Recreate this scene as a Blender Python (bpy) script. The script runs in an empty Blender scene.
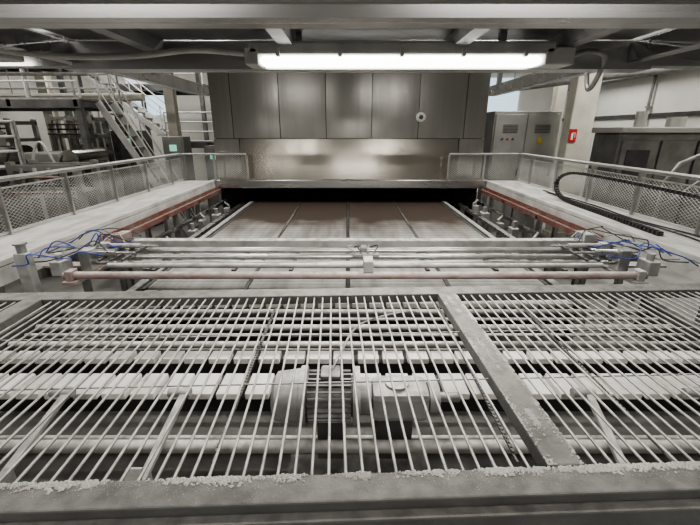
import bpy, bmesh, math, random
from mathutils import Vector, Matrix
random.seed(4)
H=2.6
sc=bpy.context.scene
COL=sc.collection
try: sc.view_settings.look='AgX - Medium High Contrast'
except Exception: pass
# ---------------------------------------------------------------- materials
def mat(name,col,rough=.5,metal=0.,col2=None,scale=6.,lo=.4,hi=.65,stretch=(1,1,1),dust=None,dustamt=.7,bump=0.,emit=None,es=1.,rvar=0.,detail=6,streak=0):
    m=bpy.data.materials.new(name); m.use_nodes=True
    nt=m.node_tree; N=nt.nodes; L=nt.links; b=N['Principled BSDF']
    b.inputs['Roughness'].default_value=rough; b.inputs['Metallic'].default_value=metal
    tc=N.new('ShaderNodeTexCoord'); mp=N.new('ShaderNodeMapping'); mp.inputs['Scale'].default_value=stretch
    L.new(tc.outputs['Object'],mp.inputs['Vector'])
    nz=N.new('ShaderNodeTexNoise'); nz.inputs['Scale'].default_value=scale; nz.inputs['Detail'].default_value=detail
    L.new(mp.outputs[0],nz.inputs['Vector'])
    cr=N.new('ShaderNodeValToRGB'); cr.color_ramp.elements[0].position=lo; cr.color_ramp.elements[1].position=hi
    c2=col2 or tuple(c*.75 for c in col)
    cr.color_ramp.elements[0].color=(*col,1); cr.color_ramp.elements[1].color=(*c2,1)
    L.new(nz.outputs[0],cr.inputs[0]); out=cr.outputs[0]
    if dust:
        ge=N.new('ShaderNodeNewGeometry'); sp=N.new('ShaderNodeSeparateXYZ'); L.new(ge.outputs['Normal'],sp.inputs[0])
        mr=N.new('ShaderNodeMapRange'); mr.inputs[1].default_value=.25; mr.inputs[2].default_value=.95
        L.new(sp.outputs['Z'],mr.inputs[0])
        n2=N.new('ShaderNodeTexNoise'); n2.inputs['Scale'].default_value=14; n2.inputs['Detail'].default_value=8; L.new(tc.outputs['Object'],n2.inputs['Vector'])
        m2=N.new('ShaderNodeMapRange'); m2.inputs[1].default_value=.35; m2.inputs[2].default_value=.62; m2.inputs[3].default_value=.2; L.new(n2.outputs[0],m2.inputs[0])
        mu=N.new('ShaderNodeMath'); mu.operation='MULTIPLY'; L.new(mr.outputs[0],mu.inputs[0]); L.new(m2.outputs[0],mu.inputs[1])
        mu2=N.new('ShaderNodeMath'); mu2.operation='MULTIPLY'; mu2.inputs[1].default_value=dustamt; L.new(mu.outputs[0],mu2.inputs[0])
        mx=N.new('ShaderNodeMixRGB'); L.new(mu2.outputs[0],mx.inputs[0]); L.new(out,mx.inputs[1]); mx.inputs[2].default_value=(*dust,1)
        out=mx.outputs[0]
        if metal>0:
            mm=N.new('ShaderNodeMapRange'); mm.inputs[3].default_value=metal; mm.inputs[4].default_value=0; L.new(mu2.outputs[0],mm.inputs[0]); L.new(mm.outputs[0],b.inputs['Metallic'])
    L.new(out,b.inputs['Base Color'])
    if rvar:
        r=N.new('ShaderNodeMapRange'); r.inputs[3].default_value=max(0,rough-rvar); r.inputs[4].default_value=rough+rvar
        L.new(nz.outputs[0],r.inputs[0]); L.new(r.outputs[0],b.inputs['Roughness'])
    if bump or streak:
        bp=N.new('ShaderNodeBump'); bp.inputs['Strength'].default_value=bump or streak; bp.inputs['Distance'].default_value=.01 if bump else .002
        n3=N.new('ShaderNodeTexNoise'); n3.inputs['Scale'].default_value=scale*6; n3.inputs['Detail'].default_value=5 if bump else 2
        L.new(mp.outputs[0],n3.inputs['Vector']); L.new(n3.outputs[0],bp.inputs['Height']); L.new(bp.outputs[0],b.inputs['Normal'])
    if emit:
        b.inputs['Emission Color'].default_value=(*emit,1); b.inputs['Emission Strength'].default_value=es
    return m
DU=(.55,.54,.51)
STEEL=mat('stainless',(.50,.485,.455),.2,1,(.42,.41,.385),1.2,.35,.65,(4,3,.1),rvar=.05,detail=3,streak=.4)
STEELW=mat('stainless_warm',(.56,.525,.47),.2,1,(.50,.465,.415),.8,.35,.65,(3,3,.1),rvar=.04,detail=2,streak=.4)
STEELH=mat('stainless_beam',(.60,.60,.59),.28,1,(.44,.44,.44),1.5,.3,.7,(.3,3,3),rvar=.08,detail=2)
GAL=mat('galvanised',(.32,.32,.31),.5,.5,(.22,.22,.217),9,dust=DU,dustamt=.65)
HRL=mat('handrail_steel',(.52,.52,.51),.3,.8,(.42,.42,.41),5,dust=(.66,.65,.62),dustamt=.5)
PAL=mat('pale_rail_paint',(.52,.52,.50),.5,.1,(.42,.42,.40),6)
SOF=mat('soffit_steel',(.33,.33,.33),.42,.5,(.22,.22,.22),4)
RIB=mat('brace_steel',(.36,.36,.355),.5,.5,(.27,.27,.265),5)
FRM=mat('dusty_grey_frame',(.12,.12,.115),.75,.0,(.08,.08,.077),5,.35,.7,dust=(.225,.22,.205),dustamt=.85,bump=.5)
ROD=mat('dusty_rod',(.29,.29,.278),.5,.3,(.2,.2,.193),12,.35,.6,dust=(.60,.59,.55),dustamt=.8)
ROLL=mat('dusty_roller',(.30,.295,.28),.6,.0,(.2,.197,.19),8,dust=(.78,.77,.73),dustamt=.9)
TUB=mat('thin_tube',(.45,.45,.44),.28,.85,(.33,.33,.325),8,dust=(.6,.59,.56),dustamt=.4)
WHT=mat('crumb_plaster',(.54,.53,.50),.9,0,(.38,.375,.355),4,.35,.7)
SLAB=mat('pale_slab',(.90,.89,.85),.7,0,(.70,.69,.65),5,.4,.75)
WALK=mat('walkway_top',(.62,.61,.58),.8,0,(.36,.355,.34),3,.4,.75,(3,1,1),bump=.3)
RED=mat('red_paint',(.17,.06,.047),.6,0,(.20,.14,.125),5,.42,.66,dust=(.36,.28,.255),dustamt=.8)
PINK=mat('dusty_red_bar',(.22,.14,.13),.6,0,(.30,.25,.235),6,.35,.6,dust=(.58,.52,.49),dustamt=.9)
BLK=mat('black_rubber',(.02,.02,.022),.5,0,(.035,.035,.035),8)
CHC=mat('carrier_plastic',(.03,.03,.031),.5,0,(.045,.045,.045),8,dust=(.18,.175,.165),dustamt=.5)
CHN=mat('dusty_chain',(.11,.11,.107),.7,.0,(.15,.15,.145),12,dust=(.24,.235,.22),dustamt=.75)
DRK=mat('dark_steel',(.06,.06,.058),.6,.2,(.09,.09,.087),6,dust=(.24,.235,.22),dustamt=.7)
TRAY=mat('dusty_tray',(.09,.089,.084),.8,0,(.17,.167,.158),3,.4,.65,bump=.3)
CAV=mat('oven_black',(.008,.007,.006),.95,0,(.012,.01,.008),3)  # near-black colour for the whole oven chamber
BLUE=mat('blue_hose',(.03,.07,.33),.35)
WALLM=mat('plaster_wall',(.82,.81,.76),.85,0,(.72,.71,.66),1.5,.3,.75)
WALLD=mat('painted_wall_grey',(.42,.42,.40),.85,0,(.34,.34,.33),1.5,.3,.75)
CEIL=mat('ceiling_sheet',(.26,.26,.26),.8,0,(.18,.18,.18),2)
FLOOR=mat('concrete',(.16,.155,.148),.75,0,(.26,.255,.24),1.8,.35,.7,bump=.2)
CAB=mat('cabinet_grey',(.31,.31,.285),.4,.4,(.25,.25,.235),2)
CABD=mat('machine_dark',(.10,.10,.097),.45,.4,(.065,.065,.063),3)
MCH=mat('machine_steel',(.20,.20,.195),.35,.7,(.13,.13,.127),3)
CREAM=mat('cream_column',(.46,.44,.38),.7,0,(.37,.355,.30),3)
REDS=mat('sign_red',(.42,.02,.02),.5)
WHS=mat('sign_white',(.8,.8,.8),.5)
YEL=mat('yellow_paint',(.5,.37,.04),.5)
MOT=mat('motor_grey',(.13,.133,.135),.5,.1,(.19,.19,.19),8,dust=(.5,.495,.47),dustamt=.8)
GBX=mat('gearbox_grey',(.34,.34,.33),.6,.1,(.25,.25,.245),8,dust=(.70,.69,.66),dustamt=.85)
TUBE=mat('lit_tube',(1,1,1),.4,emit=(1,.98,.93),es=7)
PAN=mat('window_glass',(.35,.45,.5),.2,emit=(.6,.78,.9),es=1.2)
SCR=mat('lit_screen',(.1,.4,.3),.3,emit=(.3,.8,.6),es=.8)
FIX=mat('fixture_white',(.50,.50,.48),.4)
BELT=mat('brown_belt',(.29,.285,.265),.75,0,(.48,.475,.45),2.2,.35,.65,(3.5,.4,1),bump=.35)
nt=BELT.node_tree;N=nt.nodes;L=nt.links;b=N['Principled BSDF']
src=b.inputs['Base Color'].links[0].from_socket
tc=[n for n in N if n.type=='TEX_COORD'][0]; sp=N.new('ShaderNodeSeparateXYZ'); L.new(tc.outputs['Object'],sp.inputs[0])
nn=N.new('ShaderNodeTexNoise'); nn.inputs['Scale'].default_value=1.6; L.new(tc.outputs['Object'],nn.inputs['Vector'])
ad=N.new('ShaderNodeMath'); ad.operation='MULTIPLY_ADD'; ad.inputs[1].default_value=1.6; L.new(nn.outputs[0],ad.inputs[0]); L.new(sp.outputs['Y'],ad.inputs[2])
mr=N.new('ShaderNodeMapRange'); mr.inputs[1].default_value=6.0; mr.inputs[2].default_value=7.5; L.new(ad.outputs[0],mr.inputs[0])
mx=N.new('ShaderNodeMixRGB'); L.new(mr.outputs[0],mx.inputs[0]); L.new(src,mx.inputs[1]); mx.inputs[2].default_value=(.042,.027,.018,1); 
wv=N.new('ShaderNodeTexWave'); wv.wave_type='BANDS'; wv.bands_direction='Y'; wv.inputs['Scale'].default_value=2.2; L.new(tc.outputs['Object'],wv.inputs['Vector'])
w2=N.new('ShaderNodeMapRange'); w2.inputs[1].default_value=0; w2.inputs[2].default_value=.12; w2.inputs[3].default_value=.55; w2.inputs[4].default_value=1; L.new(wv.outputs['Fac'],w2.inputs[0])
mm=N.new('ShaderNodeMixRGB'); mm.blend_type='MULTIPLY'; mm.inputs[0].default_value=1; L.new(mx.outputs[0],mm.inputs[1]); L.new(w2.outputs[0],mm.inputs[2]); L.new(mm.outputs[0],b.inputs['Base Color'])
# ---------------------------------------------------------------- geometry
class G:
    def __init__(s): s.bm=bmesh.new()
    def box(s,x0,x1,y0,y1,z0,z1,bev=0,M=None):
        r=bmesh.ops.create_cube(s.bm,size=1); vs=r['verts']
        for v in vs:
            v.co=Vector(((x0+x1)/2+v.co.x*(x1-x0),(y0+y1)/2+v.co.y*(y1-y0),(z0+z1)/2+v.co.z*(z1-z0)))
        if M: 
            for v in vs: v.co=M@v.co
        if bev:
            es=list({e for v in vs for e in v.link_edges})
            bmesh.ops.bevel(s.bm,geom=es,offset=bev,segments=2,affect='EDGES',profile=.5)
        return s
    def beam(s,p,q,w,h,bev=0):
        p=Vector(p);q=Vector(q);d=q-p;l=d.length;y=d.normalized()
        up=Vector((0,0,1)) if abs(y.z)<.95 else Vector((0,1,0))
        x=y.cross(up).normalized(); z=x.cross(y)
        M=Matrix.Translation(p)@Matrix((x,y,z)).transposed().to_4x4()
        return s.box(-w/2,w/2,0,l,-h/2,h/2,bev,M)
    def cyl(s,p,q,r,seg=12,r2=None):
        p=Vector(p);q=Vector(q);d=q-p
        M=Matrix.Translation((p+q)/2)@d.to_track_quat('Z','Y').to_matrix().to_4x4()
        res=bmesh.ops.create_cone(s.bm,cap_ends=True,segments=seg,radius1=r,radius2=r if r2 is None else r2,depth=d.length,matrix=M)
        for f in {f for v in res['verts'] for f in v.link_faces}:
            if len(f.verts)==4: f.smooth=True
            else:
                for e in f.edges: e.smooth=False
        return s
    def tube(s,pts,r,seg=8,sub=5,smooth=True):
        P=[Vector(p) for p in pts]
        if smooth and len(P)>2:
            Q=[]
            E=[P[0]*2-P[1]]+P+[P[-1]*2-P[-2]]
            for i in range(1,len(E)-2):
                a,b,c,d=E[i-1:i+3]
                for k in range(sub):
                    t=k/sub
                    Q.append(.5*((2*b)+(c-a)*t+(2*a-5*b+4*c-d)*t*t+(3*b-a-3*c+d)*t**3))
            Q.append(P[-1]); P=Q
        rings=[];n=None
        for i,p in enumerate(P):
            t=(P[min(i+1,len(P)-1)]-P[max(i-1,0)]).normalized()
            if n is None: n=t.orthogonal().normalized()
            n=(n-t*n.dot(t)).normalized(); b=t.cross(n)
            rings.append([s.bm.verts.new(p+(n*math.cos(2*math.pi*k/seg)+b*math.sin(2*math.pi*k/seg))*r) for k in range(seg)])
        for A,B in zip(rings,rings[1:]):
            for k in range(seg):
                f=s.bm.faces.new((A[k],A[(k+1)%seg],B[(k+1)%seg],B[k])); f.smooth=True
        s.bm.faces.new(rings[0][::-1]); s.bm.faces.new(rings[-1])
        return s
    def prism(s,pts,a,b,axis='x'):
        def mk(u,v,c):
            return {'x':(c,u,v),'y':(u,c,v),'z':(u,v,c)}[axis]
        A=[s.bm.verts.new(mk(u,v,a)) for u,v in pts]; B=[s.bm.verts.new(mk(u,v,b)) for u,v in pts]
        s.bm.faces.new(A); s.bm.faces.new(B[::-1]); n=len(A)
        for i in range(n): s.bm.faces.new((A[i],B[i],B[(i+1)%n],A[(i+1)%n]))
        return s
    def mesh(s,o,U,V,w,h,sx=.085,sz=.05,r=.004):
        o=Vector(o);U=Vector(U);V=Vector(V);k=sz/sx
        n=int((w+h/k)/sx)+1
        for sgn in (0,1):
            for i in range(n):
                c=i*sx-h/k
                x0=c; z0=0; x1=c+h/k; z1=h
                if x0<0: z0=(0-x0)*k; x0=0
                if x1>w: z1=h-(x1-w)*k; x1=w
                if x1-x0<.01: continue
                if sgn: x0,x1=w-x0,w-x1
                s.tube([o+U*x0+V*z0,o+U*x1+V*z1],r,seg=4,smooth=False)
        return s
    def bowed(s,x0,x1,y,z0,z1,bow,th=.03,n=10):
        F=[];Bk=[]
        for i in range(n+1):
            t=i/n; x=x0+(x1-x0)*t; d=bow*(1-(2*t-1)**2)
            F.append([s.bm.verts.new((x,y-d,z)) for z in (z0,z1)])
            Bk.append([s.bm.verts.new((x,y+th,z)) for z in (z0,z1)])
        for i in range(n):
            f=s.bm.faces.new((F[i][0],F[i+1][0],F[i+1][1],F[i][1])); f.smooth=True
            s.bm.faces.new((Bk[i][0],Bk[i][1],Bk[i+1][1],Bk[i+1][0]))
            for k in(0,1): s.bm.faces.new((F[i][k],Bk[i][k],Bk[i+1][k],F[i+1][k]))
        for i in(0,n): s.bm.faces.new((F[i][0],F[i][1],Bk[i][1],Bk[i][0]))
        for e in s.bm.edges:
            if len(e.link_faces)==2 and sum(f.smooth for f in e.link_faces)==1: e.smooth=False
        return s
    def make(s,name,m,parent=None,label=None):
        bmesh.ops.recalc_face_normals(s.bm,faces=s.bm.faces[:])
        me=bpy.data.meshes.new(name); s.bm.to_mesh(me); s.bm.free(); me.materials.append(m)
        o=bpy.data.objects.new(name,me); COL.objects.link(o)
        if parent:
            o.parent=parent; o.matrix_parent_inverse=Matrix.Translation(-parent.location)
        if label: o['label']=label
        return o
def root(name,label,cat,loc=(0,0,0),group=None):
    e=bpy.data.objects.new(name,None); e.empty_display_size=.1; e.location=loc; COL.objects.link(e)
    e['label']=label; e['category']=cat
    if group: e['group']=group
    return e
def top(o,label,cat,group=None,kind=None):
    o['label']=label;o['category']=cat
    if group:o['group']=group
    if kind:o['kind']=kind
    return o
def struct(o): o['kind']='structure'; return o
# ---------------------------------------------------------------- room
XL,XR,YF,YB,ZC=-12,8.5,-4,17,6.4
struct(G().box(XL,XR,YF,YB,-.2,0).make('floor',FLOOR))
struct(G().box(XL,XR,YF,YB,ZC,ZC+.2).make('ceiling',CEIL))
struct(G().box(XL-.2,XL,YF,YB,0,ZC).make('wall_left',WALLM))
struct(G().box(XR,XR+.2,YF,YB,0,ZC).make('wall_right',WALLM))
struct(G().box(XL,XR,YB,YB+.2,0,ZC).make('wall_back',WALLM))
struct(G().box(XL,XR,YF-.2,YF,0,ZC).make('wall_front',WALLD))
for i,(x0,x1) in enumerate([(-9,-7.4),(4.4,7)]):
    struct(G().box(x0,x1,YB-.06,YB-.001,3.2,4.6).make('window_%d'%(i+1),PAN))
struct(G().box(XR-.06,XR-.001,3,YB-.1,2.95,3.05).make('trim_1',CABD))
for i,y in enumerate([1,5,9.5,13.5]):
    o=G().box(XL+.01,XR-.01,y-.1,y+.1,ZC-.35,ZC-.3).box(XL+.01,XR-.01,y-.02,y+.02,ZC-.3,ZC-.02).box(XL+.01,XR-.01,y-.1,y+.1,ZC-.04,ZC-.001).make('roof_beam',GAL)
    top(o,'grey steel roof beam under the ceiling','beam','roof beams')
def lampfix(x,y,z,L,w,power,ax='x'):
    r=root('ceiling_or_fill_lamp','long white fluorescent ceiling or added fill lamp fixture','lamp',(x,y,z),'fluorescent ceiling lamps')
    if ax=='x': a=(x-L/2,x+L/2,y-.09,y+.09)
    else: a=(x-.09,x+.09,y-L/2,y+L/2)
    G().box(*a,z,z+.06,.01).make('lamp_housing',FIX,r)
    for d in(-.04,.04):
        g=G()
        if ax=='x': g.cyl((x-L/2+.05,y+d,z-.02),(x+L/2-.05,y+d,z-.02),.018,8)
        else: g.cyl((x+d,y-L/2+.05,z-.02),(x+d,y+L/2-.05,z-.02),.018,8)
        g.make('lamp_tube',TUBE,r)
    for d in(-.35,.35):
        p=(x+d*L,y) if ax=='x' else (x,y+d*L)
        G().cyl((p[0],p[1],z+.05),(p[0],p[1],ZC-.001),.008,6).make('hanger',GAL,r)
    l=bpy.data.lights.new('lamp_light','AREA'); l.shape='RECTANGLE'; l.size=L; l.size_y=w; l.energy=power; l.color=(1,.97,.92)
    lo=bpy.data.objects.new('lamp_light',l); lo.location=(x,y,z-.05); COL.objects.link(lo)
    if ax!='x': lo.rotation_euler=(0,0,math.pi/2)
    lo.parent=r; lo.matrix_parent_inverse=Matrix.Translation(-r.location)
for x,y,p in [(-8,7.0,170),(-5.2,11.6,170),(6.6,7,240),(5.8,12.5,160),(-9,13.5,160),(-7,3.5,100),(6.5,2.5,75)]:
    lampfix(x,y,5.6,2.4,.3,p)
for x in(-2.1,2.1): lampfix(x,5.9,5.6,3.0,.3,145,'y')
for x in(-2.2,1.7): lampfix(x,-1.4,4.3,1.8,.3,72)  # added fill lamps behind the camera, put in to brighten the foreground grating
# ---------------------------------------------------------------- oven
ov=root('tunnel_oven','large stainless steel tunnel oven with black conveyor opening','oven',(0,8.5,0))
edges=[-2.85,-2.42,-1.43,-.46,.5,1.48,2.45,2.9]
bw=[.002,.005,.003,.006,.003,.005,.002]
for i,(a,b) in enumerate(zip(edges,edges[1:])):
    G().bowed(a+.006,b-.006,8.5,H-.16,5.2,bw[i]).make('hood_panel',STEEL,ov)
G().box(-2.84,2.89,8.57,12,H-.9,5.2).make('hood_body',CABD,ov)
G().prism([(8.38,H-1.0),(8.48,H-.17),(8.56,H-.17),(8.56,H-1.0)],-2.3,2.35).make('hood_apron',STEELW,ov,'brushed stainless sloping apron')
for a,b in((-2.84,-2.31),(2.36,2.89)): G().box(a,b,8.45,8.56,H-1.0,H-.17).make('apron_side',STEEL,ov)
G().box(-2.95,3.0,8.2,8.56,H-1.17,H-1.0,.012).make('ledge',STEELH,ov)
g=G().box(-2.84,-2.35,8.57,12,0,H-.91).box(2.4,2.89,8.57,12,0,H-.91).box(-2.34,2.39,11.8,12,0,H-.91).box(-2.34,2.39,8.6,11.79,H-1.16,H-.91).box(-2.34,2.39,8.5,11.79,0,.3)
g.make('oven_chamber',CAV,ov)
G().cyl((1.52,8.5,2.86),(1.52,8.45,2.86),.095,24).cyl((1.52,8.45,2.86),(1.52,8.43,2.86),.078,24).make('sight_port',FIX,ov,'round bolted steel sight port')
G().cyl((1.52,8.43,2.86),(1.52,8.425,2.86),.045,20).make('port_glass',BLK,ov,'dark round glass')
for a in range(6):
    G().cyl((1.52+.066*math.cos(a*1.047),8.43,2.86+.066*math.sin(a*1.047)),(1.52+.066*math.cos(a*1.047),8.42,2.86+.066*math.sin(a*1.047)),.009,6).make('bolt',DRK,ov)
# ---------------------------------------------------------------- conveyor
cv=root('oven_conveyor','wide brown dusty flat belt conveyor entering the oven','conveyor',(0,3,0))
zt=H-1.5
xs=[-2.05,-1.03,0.0,1.03,2.05]
for a,b in zip(xs,xs[1:]):
    G().box(a+.024,b-.024,3.55,11.5,zt-.03,zt).make('belt_lane',BELT,cv,'brown dusty belt lane')
for x in xs: G().box(x-.018,x+.018,3.5,11.5,zt-.03,zt+.004).make('lane_divider',CABD,cv,'dark lane divider')
for sx in(-1,1):
    G().box(sx*2.13-.04,sx*2.13+.04,3.1,8.45,zt-.22,zt+.02,.005).make('side_beam',GAL,cv)
for y in (3.3,5.2,7.6):
    g=G().box(-2.16,2.16,y-.05,y+.05,zt-.35,zt-.24)
    for x in(-2.1,2.1): g.box(x-.05,x+.05,y-.05,y+.05,0,zt-.22)
    g.make('support_frame',DRK,cv)
g=G()
for i in range(26):
    x=-2.0+i*.157; g.box(x,x+.125,3.14,3.45,zt-.03,zt+.012,.004)
g.make('slat_row',SLAB,cv,'row of pale slats')
G().box(-2.08,2.08,3.12,3.5,zt-.14,zt-.06).make('slat_bed',DRK,cv)
# ---------------------------------------------------------------- walkways
for sx in(-1,1):
    off=0.0 if sx<0 else .12
    r=root('side_walkway','white dusty raised walkway beside the conveyor','walkway',(sx*3.1,5.5,0),'side walkways')
    def X(a): return sx*(a+off)
    def bx(g,a,b,*k,**kw): return g.box(min(X(a),X(b)),max(X(a),X(b)),*k,**kw)
    bx(G(),2.82,3.5,2.6,8.17,H-1.05,H-1.0,bev=.006).make('deck',WALK,r)
    for a,b in((2.82,2.87),(3.45,3.5)): bx(G(),a,b,2.6,8.17,H-1.2,H-1.055).make('edge_channel',WALK,r)
    for y in(2.9,4.6,6.3,8.0):
        g=bx(G(),2.88,2.94,y-.04,y+.04,0,H-1.1); bx(g,3.38,3.44,y-.04,y+.04,0,H-1.1); bx(g,2.88,3.44,y-.03,y+.03,H-1.15,H-1.055)
        g.make('leg',GAL,r)
    r2=root('side_rail','dusty faded red steel guide rail along the conveyor','rail',(sx*2.7,5.5,0),'red side rails')
    y0=4.15
    g=bx(G(),2.70,2.77,y0,8.15,H-1.2,H-1.18); bx(g,2.75,2.77,y0,8.15,H-1.18,H-1.12); bx(g,2.70,2.715,y0,8.15,H-1.25,H-1.2)
    g.make('angle_beam',RED,r2)
    for i in range(10):
        y=4.3+i*.42
        G().cyl((X(2.73),y,H-1.18),(X(2.73),y,H-1.165),.012,8).make('bolt',GAL,r2)
    for y in(4.3,5.6,6.9,8.05): bx(G(),2.70,2.76,y-.03,y+.03,0,H-1.2).make('post',GAL,r2)
    specs=[(4.45,.11,0),(4.95,.07,1),(5.75,.08,0),(6.3,.07,1),(7.0,.10,0),(7.6,.07,1)]
    for i,(y,s,k) in enumerate(specs):
        cx=2.44+random.uniform(-.03,.03)
        rr=root('drive_unit','small dusty grey clamp unit between belt and rail','machine part',(sx*cx,y,0),'conveyor clamp units')
        hz=random.uniform(-.05,.03)
        g=bx(G(),cx-s*.7,cx+s*.7,y-s,y+s,H-1.6,H-1.44+hz,bev=.01); bx(g,cx-.025,cx+.025,y-.03,y+.03,0,H-1.6)
        g.make('clamp_body',GBX,rr)
        if k: G().cyl((X(cx-.07),y-.05,H-1.40+hz),(X(cx+.07),y+.12,H-1.36+hz),.02,10).make('cylinder_rod',GAL,rr)
        else: G().cyl((X(cx),y,H-1.44+hz),(X(cx),y,H-1.34+hz),s*.4,12).make('motor_cap',GAL,rr)
    for a,b,z in ((2.22,2.30,1.46),(2.58,2.63,1.38)):
        o=bx(G(),a,b,4.0,8.1,H-z-.05,H-z); bx(o,a,b,4.2,4.26,0,H-z-.05); bx(o,a,b,7.8,7.86,0,H-z-.05)
        top(o.make('guide_plate',STEELH),'bare steel guide strip beside the belt','guide plate','guide strips')
    rl=root('guard_railing','galvanised guard railing with expanded mesh infill','railing',(sx*3.5,5.5,H-1.0),'mesh guard railings')
    xr=sx*(3.45+off)
    xe=sx*2.1
    G().box(xr-.075,xr+.075,2.0,8.16,H-.475,H-.44,.006).make('handrail',HRL,rl,'wide flat steel handrail')
    G().box(min(xr,xe),max(xr,xe),8.03,8.16,H-.475,H-.44,.006).make('handrail',HRL,rl,'wide flat steel handrail')
    for y in(2.8,3.75,4.7,5.65,6.6,7.55,8.1): G().box(xr-.04,xr+.04,y-.012,y+.012,H-1.0,H-.475).make('post',HRL,rl)
    for x in(xe,(xe+xr)/2): G().box(x-.02,x+.02,8.12,8.15,H-1.0,H-.475).make('post',HRL,rl)
    g=G().mesh((xr,2.3,H-.98),(0,1,0),(0,0,1),5.8,.44,.06,.036,r=.0028)
    g.box(xr-.012,xr+.012,2.3,8.15,H-.99,H-.965); g.box(xr-.012,xr+.012,2.3,8.15,H-.55,H-.535)
    g.make('mesh_infill',PAL,rl)
    G().mesh((min(xr,xe),8.135,H-.98),(1,0,0),(0,0,1),abs(xr-xe),.5,.06,.038,.003).make('mesh_infill',PAL,rl)
def chain(path,name,w=.05,h=.038,step=.05,m=CHC):
    P=[Vector(p) for p in path]; g=G(); E=[P[0]*2-P[1]]+P+[P[-1]*2-P[-2]]; Q=[]
    for i in range(1,len(E)-2):
        a,b,c,d=E[i-1:i+3]
        for k in range(30):
            t=k/30; Q.append(.5*((2*b)+(c-a)*t+(2*a-5*b+4*c-d)*t*t+(3*b-a-3*c+d)*t**3))
    last=Q[0]
    for q in Q:
        if (q-last).length>=step:
            d=(q-last); g.beam(last,last+d*.66,w,h,.004); g.beam(last+d*.5,last+d*1.1,w*.5,h*.45); last=q
    return g.make(name,m)
zc=H-.976
top(chain([(3.4,2.7,H-.62),(3.36,3.6,H-.6),(3.32,4.2,H-.58),(3.28,5.4,H-.57),(3.27,5.85,H-.63),(3.25,6.0,H-.77),(3.22,5.8,H-.93),(3.2,5.3,zc),(3.18,4.7,zc),(3.15,4.2,zc),(3.12,3.6,zc)],'cable_chain'),'black plastic segmented cable carrier looping over the walkway','cable chain')
for k,(xo,yo) in enumerate(((0,0),(.1,.2))):
    o=G().tube([(3.42-xo*.4,6.7-yo,H-.985),(3.4-xo*.5,6.2,H-.985),(3.43-xo,5.2,H-.985),(3.36-xo*.5,4.4,H-.985),(3.46-xo*1.2,3.6,H-.985),(3.38-xo*2,2.8,H-.985)],.01,6).make('loose_hose',BLK)
    top(o,'black flexible hose lying on the walkway','hose','hoses on the walkway')
# ---------------------------------------------------------------- crossing gantry
gt=root('spray_gantry','dusty pneumatic crossbar gantry with pinkish rail and tubes','gantry',(0,3.3,0))
XA,XB=-2.3,2.42
G().box(XA+.1,XB,3.70,3.80,H-1.13,H-1.05,.008).make('crossbeam',ROLL,gt)
for y,z,r in((3.6,H-1.11,.02),(3.51,H-1.1,.022),(3.42,H-1.12,.018),(3.32,H-1.1,.024),(3.22,H-1.12,.018)):
    G().cyl((XA,y,z),(XB,y,z),r,14).make('tube',TUB,gt)
G().cyl((XA-.06,2.955,H-1.14),(XB+.06,2.955,H-1.14),.032,16).make('red_bar',PINK,gt,'flour dusted pinkish red bar')
G().cyl((XA+.25,3.06,H-1.09),(XB-.25,3.06,H-1.09),.022,14).make('roller',ROLL,gt)
for x in(XA,XB):
    s=-1 if x<0 else 1
    g=G().box(x-.06,x+.06,2.9,3.86,H-1.21,H-1.18,.005)
    g.box(x-.03,x+.03,2.91,3.0,H-1.18,H-1.09,.008).box(x-.05,x+.05,3.66,3.84,H-1.18,H-.98,.008).box(min(x,x+s*.52),max(x,x+s*.52),3.3,3.42,H-1.2,H-1.18)
    g.make('end_bracket',PINK if s<0 else GBX,gt)
    G().cyl((x+s*.05,3.2,H-1.02),(x-s*.25,3.2,H-1.02),.032,14).cyl((x-s*.25,3.2,H-1.02),(x-s*.42,3.2,H-1.02),.011,8).box(x-.05,x+.05,3.14,3.26,H-1.18,H-.985,.008).make('air_cylinder',TUB,gt)
    G().cyl((x-s*.02,3.45,H-1.03),(x-s*.34,3.45,H-1.03),.024,12).cyl((x-s*.34,3.45,H-1.03),(x-s*.5,3.45,H-1.03),.008,8).box(x-.04,x+.04,3.41,3.49,H-1.18,H-1.0,.006).make('air_cylinder',GBX,gt)
    G().box(min(x+s*.15,x+s*.25),max(x+s*.15,x+s*.25),3.05,3.2,H-1.19,H-1.06,.01).cyl((x+s*.2,3.12,H-1.06),(x+s*.2,3.12,H-1.0),.03,12).make('solenoid_valve',GBX,gt)
    for q in(.14,.24,.34): G().box(x-s*q-.012,x-s*q+.012,3.12,3.62,H-1.075,H-1.055,.003).make('tube_clamp',DRK,gt)
    for k in range(10):
        m=[BLUE,BLK,GAL,BLUE,BLUE,GAL,BLK,BLUE,GAL,BLK][k]
        pts=[(x-s*.2,3.1+.07*k,H-1.01)]
        for j in range(4): pts.append((x+s*(.0+.1*j)+random.uniform(-.06,.06),3.15+.08*k-.1*j+random.uniform(-.14,.14),H-1.0+random.uniform(-.05,.09)))
        pts.append((x+s*.42,2.9+.09*k,H-1.04))
        G().tube(pts,.0055,6).make('air_hose',m,gt)
G().box(.04,.28,3.25,3.31,H-1.08,H-1.05,.006).make('valve_block',GAL,gt)
G().box(.12,.18,3.45,3.55,H-1.1,H-1.05,.006).make('pipe_clamp',GAL,gt)
G().box(.13,.21,2.93,3.09,H-1.11,H-1.01,.006).make('pipe_clamp',GBX,gt)
for i in range(4): G().cyl((.06+.06*i,3.27,H-1.055),(.06+.06*i,3.27,H-1.03),.011,10).make('fitting',TUB,gt)
for i in range(4):
    G().tube([(.06+.06*i,3.27,H-1.03),(.0+.09*i,3.33,H-1.01),(.04+.08*i,3.5,H-1.04),(-.02+.08*i,3.55,H-1.075)],.006,6).make('fitting_hose',BLK if i%2 else GAL,gt)
for x in(-1.7,-1.0,-.5,.7,1.3,1.9): G().box(x-.015,x+.015,3.1,3.78,H-1.17,H-1.145).make('clamp_strip',DRK,gt)
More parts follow.
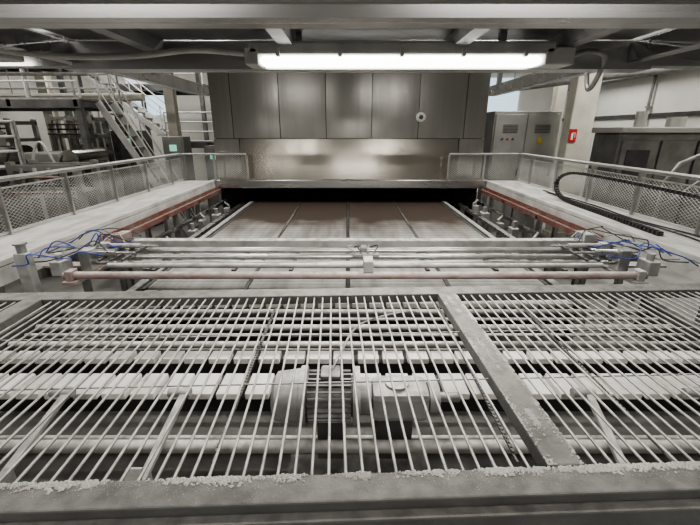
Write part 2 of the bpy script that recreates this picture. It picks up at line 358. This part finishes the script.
for x,y,z0 in((-2.68,2.98,0),(3.0,2.95,H-1.0)):
    r=root('limit_post','dusty grey round-capped bracket post','post',(x,y,z0),'bracket posts')
    G().box(x-.05,x+.05,y-.04,y+.04,z0,H-.95,.008).make('bracket',GBX,r)
    G().cyl((x,y,H-.95),(x,y,H-.88),.035,14).cyl((x,y,H-.88),(x,y,H-.865),.05,14).make('cap',GAL,r)
# ---------------------------------------------------------------- roller machine under grating
rm=root('roller_machine','dusty roller conveyor section under the grating','conveyor',(0,2,0))
for y,dz,r in((1.50,-1.5,.032),(2.46,-1.5,.026),(2.60,-1.5,.014),(2.72,-1.5,.026),(2.86,-1.5,.014),(3.0,-1.5,.024),(1.15,-1.62,.022),(1.66,-1.6,.014)):
    G().cyl((-2.5,y,H+dz),(2.6,y,H+dz),r,16).make('roller',ROLL,rm)
for y0,y1 in((1.84,2.04),(2.2,2.30)):
    g=G(); n=30
    for i in range(n):
        x=-2.45+i*.168
        g.box(x,x+.138,y0,y1,H-1.49,H-1.45,.003)
    g.make('slat_row',SLAB,rm,'row of broad pale slats')
    G().box(-2.5,2.55,y0+.03,y1-.03,H-1.6,H-1.5).make('slat_bed',BLK,rm)
for x in(-2.55,2.63): G().box(x-.03,x+.03,.95,3.08,H-1.75,H-1.4).box(x-.04,x+.04,1.1,1.2,0,H-1.75).box(x-.04,x+.04,2.8,2.9,0,H-1.75).make('side_plate',DRK,rm)
for y in(1.4,1.75,2.12,2.5,2.75): G().box(-2.52,2.6,y-.02,y+.02,H-1.76,H-1.71).make('cross_member',GAL,rm)
G().box(-2.5,2.58,.95,3.05,H-1.95,H-1.92).make('drip_tray',TRAY,rm,'dusty grey drip tray')
for x in(-.62,.78,1.5):
    g=G(); y=1.4
    while y<2.9:
        g.box(x-.006,x+.006,y,y+.018,H-1.438,H-1.428).box(x-.009,x-.006,y+.008,y+.026,H-1.44,H-1.428).box(x+.006,x+.009,y+.008,y+.026,H-1.44,H-1.428); y+=.028
    g.box(x-.005,x+.005,1.35,2.95,H-1.446,H-1.438)
    g.make('drive_chain',CHN,rm)
for x in(-.95,1.28,-1.6,1.9):
    g=G().beam((x,1.18,H-1.55),(x+.05,1.78,H-1.36),.04,.025,.005).beam((x,1.18,H-1.6),(x,1.3,H-1.42),.07,.025,.004).cyl((x-.04,1.75,H-1.37),(x+.08,1.75,H-1.37),.025,10).box(x-.015,x+.015,1.32,1.38,H-1.72,H-1.5)
    g.make('lever_arm',GBX,rm)
mo=root('gear_motor','dusty grey electric motor with finned body and gearbox','motor',(0,1.6,H-1.5))
my,mz=1.60,H-1.27; k=.045
G().cyl((-.42+k,my,mz),(-.40+k,my,mz),.09,28,.12).cyl((-.40+k,my,mz),(-.28+k,my,mz),.12,28,.135).cyl((-.28+k,my,mz),(-.25+k,my,mz),.148,28).make('fan_cover',GBX,mo)
g=G().cyl((-.25+k,my,mz),(-.02+k,my,mz),.102,28)
for i in range(24):
    a=i*2*math.pi/24; M=Matrix.Translation((k,my,mz))@Matrix.Rotation(a,4,'X')
    g.box(-.24,-.03,-.0045,.0045,.095,.128,0,M)
g.make('finned_body',MOT,mo)
G().cyl((-.02+k,my,mz),(.015+k,my,mz),.145,28).cyl((.015+k,my,mz),(.07+k,my,mz),.09,20).make('flange',GBX,mo)
G().box(-.18+k,-.08+k,my-.05,my+.05,mz+.12,mz+.15,.012).make('terminal_box',MOT,mo)
G().box(.07+k,.36+k,my-.09,my+.09,mz-.10,mz+.07,.035).cyl((.36+k,my,mz-.01),(.41+k,my,mz-.01),.075,20).cyl((.2+k,my,mz+.07),(.2+k,my,mz+.085),.06,18).make('gearbox',GBX,mo)
G().cyl((.41+k,my,mz-.01),(.52+k,my,mz-.01),.025,12).make('shaft',GAL,mo)
G().box(-.2+k,-.06+k,my-.06,my+.12,H-1.62,mz-.10).box(.1+k,.28+k,my-.06,my+.08,H-1.62,mz-.09).box(-.3,.4,my-.24,my+.15,H-1.655,H-1.62).make('mount',DRK,mo)
G().tube([(-.08,my,mz+.145),(-.04,my+.1,mz+.18),(.05,my+.45,mz+.14),(.22,my+.8,mz+.03),(.5,my+1.15,mz-.1),(.6,my+1.3,mz-.2)],.007,8).make('power_cable',GAL,mo)
# ---------------------------------------------------------------- grating
gr=root('safety_grating','dusty grey steel frame grating with parallel round bars','grating',(0,0,0))
zg=H-1.0
def mem(n,x0,x1,y0,y1,z0,z1,b=.006): return G().box(x0,x1,y0,y1,z0,z1,b).make(n,FRM,gr)
mem('frame_beam',-3.4,3.5,.80,.895,zg-.06,zg)
mem('front_girder',-3.4,3.5,.765,.799,zg-.34,zg-.03)
mem('frame_beam',-3.4,3.5,2.24,2.36,zg-.06,zg)
for x0 in(-1.95,.665): mem('frame_beam',x0,x0+.115,.896,2.239,zg-.055,zg+.004)
mem('frame_beam',-3.4,-3.27,.896,2.239,zg-.06,zg);mem('frame_beam',3.37,3.5,.896,2.239,zg-.06,zg)
for a,b in((-3.27,-1.95),(-1.835,.665),(.78,3.37)):
    g=G(); n=int(round((b-a)/.0535))
    for i in range(1,n):
        x=a+(b-a)*i/n
        g.cyl((x,.89,zg-.018),(x,2.26,zg-.018),.0054,8)
    for y in(1.38,1.79): g.cyl((a,y,zg-.027),(b,y,zg-.027),.0035,8)
    g.make('bar_grid',ROD,gr)
for x in(-3.35,3.4):
    for y in(.86,2.3): G().box(x-.05,x+.05,y-.04,y+.04,0,zg-.061).make('leg',DRK,gr)
gr.rotation_euler=(0,0,math.radians(2.1))
R=Matrix.Rotation(math.radians(2.1),4,'Z'); CV=[];CF=[]
def crumb(x,y,s):
    c=R@Vector((x,y,zg+.0045*(x>.665 and x<.78 and y>.896)+.0005+s*.35)); n=len(CV); a0=random.random()*6
    hs=random.uniform(.4,.75)*s
    for k in range(5):
        a=a0+k*1.2566; q=s*random.uniform(.7,1.4); CV.append((c.x+q*math.cos(a),c.y+q*math.sin(a),c.z-hs*random.uniform(0,.6)))
    CV.append((c.x,c.y,c.z+hs)); CV.append((c.x,c.y,c.z-hs))
    for k in range(5):
        CF.append((n+k,n+(k+1)%5,n+5)); CF.append((n+(k+1)%5,n+k,n+6))
cl=[(random.uniform(-1.1,1.25),random.uniform(.008,.035),random.uniform(.6,1.3)) for _ in range(55)]
for i in range(8000):
    if random.random()<.72:
        cx,w_,s_=random.choice(cl); x=random.gauss(cx,w_); y=.894-abs(random.gauss(0,.009*s_))
        crumb(x,max(y,.81),s_*random.choice([.0015,.002,.003,.004,.005]))
    else:
        crumb(random.uniform(-1.15,1.3),.894-min(.088,abs(random.gauss(0,.03))),random.choice([.0006,.0008,.001,.0015]))
cl2=[(random.uniform(.9,2.2),random.uniform(.01,.05),random.choice([.670,.775,.775,.72])) for _ in range(40)]
for i in range(3500):
    cy,w_,cx=random.choice(cl2)
    x=cx+random.gauss(0,.009); crumb(min(max(x,.667),.778),min(2.22,max(.9,random.gauss(cy,w_))),random.choice([.0008,.0015,.002,.003,.004]))
for i in range(500): crumb(random.uniform(-2.4,2.4),random.uniform(2.25,2.35),random.choice([.001,.0015,.002,.003]))
me=bpy.data.meshes.new('plaster_crumbs'); me.from_pydata(CV,[],CF); me.materials.append(WHT)
o=bpy.data.objects.new('plaster_crumbs',me); COL.objects.link(o)
top(o,'clumpy pale plaster dust crusted on the grating frame','debris',kind='stuff')
# ---------------------------------------------------------------- overhead canopy
cn=root('overhead_canopy','brushed stainless overhead canopy with cross beams and ribs','canopy',(0,2,H+.3))
G().box(-3.2,3.2,1.42,1.5,H+.33,H+.62,.006).make('front_beam',STEELH,cn)
for a in((1.38,1.419,H+.40,H+.44),(1.36,1.42,H+.33,H+.345)): G().box(-3.2,3.2,*a).make('lip',STEELH,cn)
G().box(-1.55,1.65,2.38,2.44,H+.315,H+.47,.005).box(-1.55,1.65,2.3,2.379,H+.315,H+.33).make('rear_beam',STEELH,cn)
for a,b in((-1.5,1.55),(-3.0,-1.62),(1.65,3.0)):
    G().box(a,b,1.51,2.37 if a==-1.5 else 3.4,H+.47,H+.49).make('soffit_panel',SOF,cn)
for x in(-1.58,1.6): G().box(x-.04,x+.04,1.51,4.6,H+.36,H+.46,.004).make('side_beam',STEELH,cn)
for x in(-1.05,-.31,.56,1.12,-2.3,2.35): G().box(x-.035,x+.035,1.51,2.37,H+.4,H+.469).make('rib',RIB,cn)
for a in ((-3.0,-1.63,2.5,2.6,H+.36,H+.469),(1.65,3.0,2.5,2.6,H+.36,H+.469),(-3.0,3.0,3.38,3.46,H+.5,H+.6)): G().box(*a).make('rib',STEELH,cn)
for x in(-3.1,3.1): G().box(x-.05,x+.05,1.4,1.48,H+.62,ZC-.001).make('hanger',GAL,cn)
for x in(-1.58,1.6): G().box(x-.02,x+.02,4.4,4.45,H+.46,ZC-.001).make('hanger',GAL,cn)
def batten(x0,x1,y,z,p):
    lp=root('batten_lamp','long lit fluorescent batten lamp under steel beam','lamp',((x0+x1)/2,y,z),'canopy batten lamps')
    G().box(x0,x1,y-.075,y+.075,z+.045,z+.105,.012).make('lamp_housing',FIX,lp)
    G().box(x0+.05,x1-.05,y-.055,y+.055,z,z+.044,.02).make('lamp_shade',TUBE,lp,'glowing white diffuser')
    for a,b in((x0-.02,x0+.05),(x1-.05,x1+.1)): G().box(a,b,y-.075,y+.075,z-.002,z+.08,.01).make('end_cap',FIX,lp)
    for i in range(5):
        x=x0+.15+(x1-x0-.3)*i/4; G().box(x-.01,x+.01,y-.083,y-.055,z+.035,z+.075,.003).make('clip',FIX,lp)
    for x in(x0+.25,x1-.25): G().box(x-.015,x+.015,y-.02,y+.02,z+.1,H+.4695).make('hanger',GAL,lp)
    l=bpy.data.lights.new('lamp_light','AREA'); l.shape='RECTANGLE'; l.size=x1-x0-.08;l.size_y=.12;l.energy=p;l.color=(1,.97,.9)
    lo=bpy.data.objects.new('lamp_light',l); lo.location=((x0+x1)/2,y,z-.01); COL.objects.link(lo); lo.parent=lp; lo.matrix_parent_inverse=Matrix.Translation(-lp.location)
    return lp
lp=batten(-.5,1.04,2.21,H+.315,48)
batten(-3.2,-1.9,2.3,H+.36,12)
G().tube([(-2.4,1.95,H+.455),(-1.9,2.0,H+.40),(-1.5,2.1,H+.35),(-1.1,2.18,H+.36),(-.8,2.2,H+.39),(-.51,2.21,H+.375)],.015,8).make('conduit',PAL,lp,'pale bent electrical conduit')
G().tube([(1.14,2.21,H+.36),(1.25,2.23,H+.39),(1.36,2.26,H+.37),(1.42,2.4,H+.27),(1.47,2.55,H+.24),(1.53,2.7,H+.355)],.014,10).make('conduit',GAL,lp,'grey looping flexible conduit')
# ---------------------------------------------------------------- left background
def railing(x0,x1,y,z,ax='x',h=.95,lab='grey tubular railing on a raised platform',bars=2,m=None):
    m=m or GAL
    r=root('platform_railing',lab,'railing',(x0,y,z) if ax=='x' else (y,x0,z),'platform railings')
    P=lambda t,zz:(x0+(x1-x0)*t,y,zz) if ax=='x' else (y,x0+(x1-x0)*t,zz)
    for k in range(bars+1): G().cyl(P(0,z+h*(1-k/(bars+1))),P(1,z+h*(1-k/(bars+1))),.022,8).make('rail',m,r)
    n=max(2,int(abs(x1-x0)/1.1)+1)
    for i in range(n): G().cyl(P(i/(n-1),z),P(i/(n-1),z+h),.024,8).make('post',m,r)
def platform(x0,x1,y0,y1,z,t=.12,lab='grey steel mezzanine platform on columns'):
    r=root('mezzanine_platform',lab,'platform',((x0+x1)/2,(y0+y1)/2,0),'mezzanine platforms')
    G().box(x0,x1,y0,y1,z-t*.3,z).make('deck',GAL,r)
    g=G().box(x0,x1,y0,y0+.08,z-t-.08,z-t*.3).box(x0,x1,y1-.08,y1,z-t-.08,z-t*.3)
    for i in range(4):
        x=x0+.1+(x1-x0-.2)*i/3; g.box(x-.04,x+.04,y0,y1,z-t-.05,z-t*.3)
    g.make('frame_beam',MCH,r)
    for x in(x0+.1,x1-.1):
        for y in(y0+.1,y1-.1): G().box(x-.06,x+.06,y-.06,y+.06,0,z-t-.05).make('column',MCH,r)
platform(-10,-5.6,8.6,10.2,3.25); railing(-10,-5.6,8.65,3.25,m=PAL); railing(-10,-5.6,10.15,3.25)
platform(-9.5,-5.9,5.9,7.2,2.0,lab='low grey machine access platform'); railing(-9.5,-5.9,5.95,2.0,h=.75,m=PAL); railing(-9.5,-5.9,7.15,2.0,h=.75); railing(5.95,7.15,-5.95,2.0,'y',h=.75,m=PAL)
platform(-7.5,-4.6,13.2,15,4.0,lab='high steel platform near the far wall'); railing(-7.5,-4.6,13.25,4.0,h=.9,m=PAL)
platform(-11.5,-8.2,12,13,4.5,lab='dark upper catwalk below the roof'); railing(-11.5,-8.2,12.05,4.5,h=.9,m=PAL)
platform(-5.4,-3.5,11.9,13.0,2.3,lab='small low platform behind the oven'); railing(-5.4,-3.5,11.95,2.3,h=.8,m=PAL)
def stair(x0,z0,x1,z1,y0,y1,lab,hr=.9):
    r=root('stairway',lab,'stairs',(x1,y0,0),'steel stairways')
    for y in(y0,y1): G().beam((x0,y,z0),(x1,y,z1+.08),.03,.15).make('stringer',PAL,r)
    n=13; g=G()
    for i in range(1,n):
        t=i/n; x=x0+(x1-x0)*t; z=z0+(z1-z0)*t
        g.box(x-.11,x+.11,y0+.015,y1-.015,z-.015,z+.015)
    g.make('tread',GAL,r)
    for y in(y0,y1):
        g=G().cyl((x0,y,z0+hr),(x1,y,z1+hr),.02,8).cyl((x0,y,z0+hr*.5),(x1,y,z1+hr*.5),.014,8)
        for k in range(4):
            t=.03+k*.31; g.cyl((x0+(x1-x0)*t,y,z0+(z1-z0)*t),(x0+(x1-x0)*t,y,z0+(z1-z0)*t+hr+.02),.016,8)
        g.make('handrail',PAL,r)
stair(-5.59,3.2,-3.9,0,9.2,9.75,'steep pale steel stairs down from the platform',.75)
stair(-8.1,4.45,-5.5,2.3,12.2,12.9,'pale steel stairs near the far wall')
r=root('press_machine','large grey press machine with rollers and guards','machine',(-6.5,7.8,0))
G().box(-8.8,-4.9,7.45,8.4,0,1.75,.03).make('base',MCH,r)
for a in((-8.5,-7.1,7.5,8.3,1.75,2.6),(-6.2,-5.5,7.5,8.2,1.75,2.2)): G().box(*a,.03).make('housing',CAB,r)
for x,rr in((-6.75,.22),(-5.2,.16)): G().cyl((x,7.35,2.1),(x,8.3,2.1),rr,24).box(x-.05,x+.05,7.5,8.2,1.7,2.05).make('drum',STEEL,r)
for i in range(7): G().tube([(-8.5+i*.5,7.43,1.3),(-8.45+i*.5,7.35,1.9),(-8.2+i*.5,7.39,2.2+.1*(i%3)),(-7.9+i*.5,7.41,1.5)],.022,8).make('pipe',PAL if i%2 else BLK,r)
for x in (-8.4,-7.8,-7.2,-6.6,-6.0,-5.4): G().box(x-.2,x+.2,7.42,7.45,.8,1.6,.01).make('access_panel',CAB,r)
def framebox(x0,x1,y0,y1,z0,lab,n=3):
    r=root('machine_frame',lab,'machine',((x0+x1)/2,y0,0),'open machine frames')
    for x in(x0,x1):
        for y in(y0,y1): G().box(x-.05,x+.05,y-.05,y+.05,0,z0).make('post',CAB,r)
    for k in range(n):
        z=z0-.1-k*.45
        for y in(y0,y1): G().box(x0-.05,x1+.05,y-.04,y+.04,z-.05,z+.05).make('rail',PAL if k%2 else CAB,r)
        for x in(x0,x1): G().box(x-.04,x+.04,y0,y1,z-.04,z+.04).make('tie',MCH,r)
    G().box(x0+.06,x1-.06,y0+.06,y1-.06,0,z0*.55,.02).make('body',MCH,r)
    G().box(x0+.3,x1-.3,y0+.2,y1-.2,z0*.55,z0*.75,.03).make('housing',CAB,r)
    for i in range(4):
        x=x0+.2+(x1-x0-.4)*i/3; G().cyl((x,y0-.06,z0*.3),(x,y0-.06,z0-.1),.03,8).make('pipe',PAL if i%2 else GAL,r)
    for i in range(3): G().cyl((x0,y0-.1-.05*i,z0-.25-.12*i),(x1,y0-.1-.05*i,z0-.25-.12*i),.02,8).make('hose',BLK if i%2 else RED,r)
framebox(-5.7,-4.6,6.6,7.1,2.1,'dark open machine frame with hoses',2)
framebox(-10.8,-9.0,10.7,11.6,2.9,'tall dark machine frame with pipes',4)
framebox(-8.0,-6.9,10.9,11.6,3.0,'dark machine frame beneath the catwalk',4)
framebox(-4.9,-3.7,15.3,16.2,2.9,'dark machine frame near the far wall',4)
framebox(-11.2,-10.2,7.6,8.4,3.4,'tall dark frame with pipes by platform',4)
framebox(-9.4,-8.2,13.8,14.8,3.9,'tall dark frame with pipes near the window',5)
for (x,y,w,d,h,m,lab) in ((-4.55,10.6,.55,.5,2.45,CAB,'grey control cabinet with small lit screen'),(-5.9,10.9,.8,.5,2.6,MCH,'dark grey machine cabinet near stairs'),(-3.75,11.2,.5,.4,2.2,CAB,'grey control cabinet by the oven')):
    r=root('control_cabinet',lab,'cabinet',(x,y,0),'control cabinets')
    G().box(x-w/2,x+w/2,y-d/2,y+d/2,.0,h,.015).make('body',m,r)
    G().box(x-w/2+.04,x+w/2-.04,y-d/2-.02,y-d/2-.001,.1,h-.06,.008).make('door',m,r)
    G().box(x-.09,x+.09,y-d/2-.035,y-d/2-.021,h-.36,h-.2).make('screen',SCR,r)
    G().box(x+w/2-.12,x+w/2-.08,y-d/2-.05,y-d/2-.021,h*.5,h*.5+.14).make('handle',DRK,r)
for k,(y,z,rr) in enumerate(((8.4,4.4,.06),(7.9,3.6,.03),(10.5,3.4,.09),(7.7,4.0,.04),(10.4,4.3,.05),(6.5,3.7,.03))):
    r=root('service_pipe','grey service pipe hung on brackets','pipe',(-8,y,z),'service pipes')
    G().cyl((-11.9,y,z),(-4.6-.3*(k%3),y,z),rr,12).make('pipe',[PAL,GAL,CREAM,BLK,PAL,CREAM][k],r)
    for x in(-11,-8.5,-6): G().cyl((x,y,z+rr*.8),(x,y,ZC-.001),.012,6).make('hanger',GAL,r)
for x,y,w,m in((-4.9,11.4,.25,CREAM),(-9.9,13.6,.3,CREAM),(7.9,5,.3,CREAM),(6.9,13.5,.3,CREAM)):
    g=G().box(x-w/2,x+w/2,y-w/2,y-w/2+.03,0,ZC-.001).box(x-w/2,x+w/2,y+w/2-.03,y+w/2,0,ZC-.001).box(x-.02,x+.02,y-w/2+.03,y+w/2-.03,0,ZC-.001)
    g.box(x-w*.7,x+w*.7,y-w*.7,y+w*.7,0,.03)
    top(g.make('steel_column',m),'cream painted steel building column','column','building columns')
g=G().box(4.98,5.5,9.05,9.38,0,ZC-.001,.02).box(4.93,5.55,9.0,9.39,0,.25,.02)
top(g.make('concrete_column',CREAM),'broad cream painted concrete building column','column')
# ---------------------------------------------------------------- right background
r=root('electrical_cabinet','grey double-door electrical cabinet beside the oven','cabinet',(4.5,10.3,0))
G().box(3.6,5.25,10,10.6,0,3.05,.015).make('body',CAB,r)
for a,b in((3.64,4.4),(4.43,5.21)):
    G().box(a,b,9.97,9.999,.12,2.98,.01).make('door',CAB,r)
    G().box(b-.09,b-.05,9.93,9.97,1.5,1.68,.006).make('handle',DRK,r)
    g=G()
    for i in range(6): g.box(a+.2,b-.2,9.955,9.97,2.72-.035*i,2.735-.035*i)
    g.make('vent',DRK,r)
for i in range(3): G().cyl((3.85+.13*i,9.97,2.4),(3.85+.13*i,9.94,2.4),.022,10).make('button',REDS if i==1 else BLK,r,'red push button' if i==1 else 'black push button')
G().box(4.73,4.83,9.955,9.97,2.3,2.42).make('warning_plate',YEL,r,'small yellow warning plate')
r=root('steel_enclosure','grey steel machine enclosure with closed doors','machine',(6,7.9,0))
G().box(5.1,7.3,7.5,8.3,0,2.55,.02).make('body',MCH,r)
G().box(5.05,7.35,7.4,8.35,2.551,2.66,.02).make('lid',CAB,r)
for a,b in((5.16,5.85),(5.9,6.55),(6.6,7.25)): 
    G().box(a,b,7.47,7.499,.2,2.42,.01).make('door',MCH,r); G().box(b-.1,b-.07,7.44,7.47,1.4,1.6).make('handle',GAL,r)
G().box(5.27,5.7,7.455,7.47,1.75,2.25).make('inspection_window',BLK,r,'dark inspection window')
G().cyl((5.7,7.9,2.66),(5.7,7.9,2.95),.1,14).make('vent_stub',CAB,r)
G().cyl((6.4,7.9,2.66),(6.4,7.9,2.85),.16,16).make('vent_stub',CAB,r)
r=root('fire_extinguisher_sign','red fire extinguisher sign on a column','sign',(5.06,9.04,2.45))
G().box(4.985,5.15,9.025,9.049,2.35,2.63).make('plate',REDS,r)
G().box(5.03,5.07,9.017,9.025,2.40,2.53).box(5.035,5.065,9.017,9.025,2.53,2.55).box(5.065,5.11,9.017,9.025,2.54,2.555).box(5.105,5.115,9.017,9.025,2.45,2.555).make('pictogram',WHS,r)
r=root('stair_handrail','bent grey tubular stair handrail','railing',(5.2,5.5,0))
G().tube([(4.6,5.6,0),(4.6,5.6,1.9),(4.75,5.6,2.15),(5.3,5.6,2.4),(6.2,5.6,2.45),(6.2,5.6,0)],.028,10,smooth=False).make('rail',GAL,r)
G().tube([(4.6,5.6,1.5),(5.3,5.6,2.05),(6.2,5.6,2.1)],.022,8,smooth=False).make('rail',GAL,r)
r=root('cable_tray','galvanised cable tray carrying dark cables along the wall','cable tray',(8.2,9,4.1))
G().box(8.1,8.49,2,16,4.05,4.08).box(8.1,8.12,2,16,4.08,4.18).make('tray',GAL,r)
for i in range(4): G().cyl((8.2+.07*i,2,4.11),(8.2+.07*i,16,4.11),.02,6).make('cable',BLK,r)
for k,(y,z0,z1) in enumerate(((7.2,0,4.04),(9.3,0,4.04),(11.5,0,4.04))):
    o=G().cyl((8.42,y,z0),(8.42,y,z1),.04,10).box(8.38,8.499,y-.06,y+.06,1.5,1.54).box(8.38,8.499,y-.06,y+.06,3.2,3.24).make('wall_pipe',GAL)
    top(o,'grey vertical pipe clipped to the wall','pipe','wall pipes')
r=root('overhead_duct','round galvanised overhead duct','duct',(7,8,4.7))
G().cyl((4.2,11.2,3.65),(7.8,8.6,3.95),.09,14).make('duct_run',GAL,r)
for p in((4.4,11.06,3.75),(7,9.18,3.95)): G().cyl(p,(p[0],p[1],ZC-.001),.012,6).make('hanger',GAL,r)
# ---------------------------------------------------------------- camera, world
w=bpy.data.worlds.new('World'); sc.world=w; w.use_nodes=True
w.node_tree.nodes['Background'].inputs[0].default_value=(.5,.52,.55,1); w.node_tree.nodes['Background'].inputs[1].default_value=.3
cd=bpy.data.cameras.new('Camera'); cam=bpy.data.objects.new('Camera',cd); COL.objects.link(cam)
cam.location=(0,0,H); cam.rotation_euler=(math.radians(90-19.16),0,0)
cd.sensor_width=36; cd.lens=380/700*36; cd.shift_x=.003; cd.clip_start=.05
sc.camera=cam
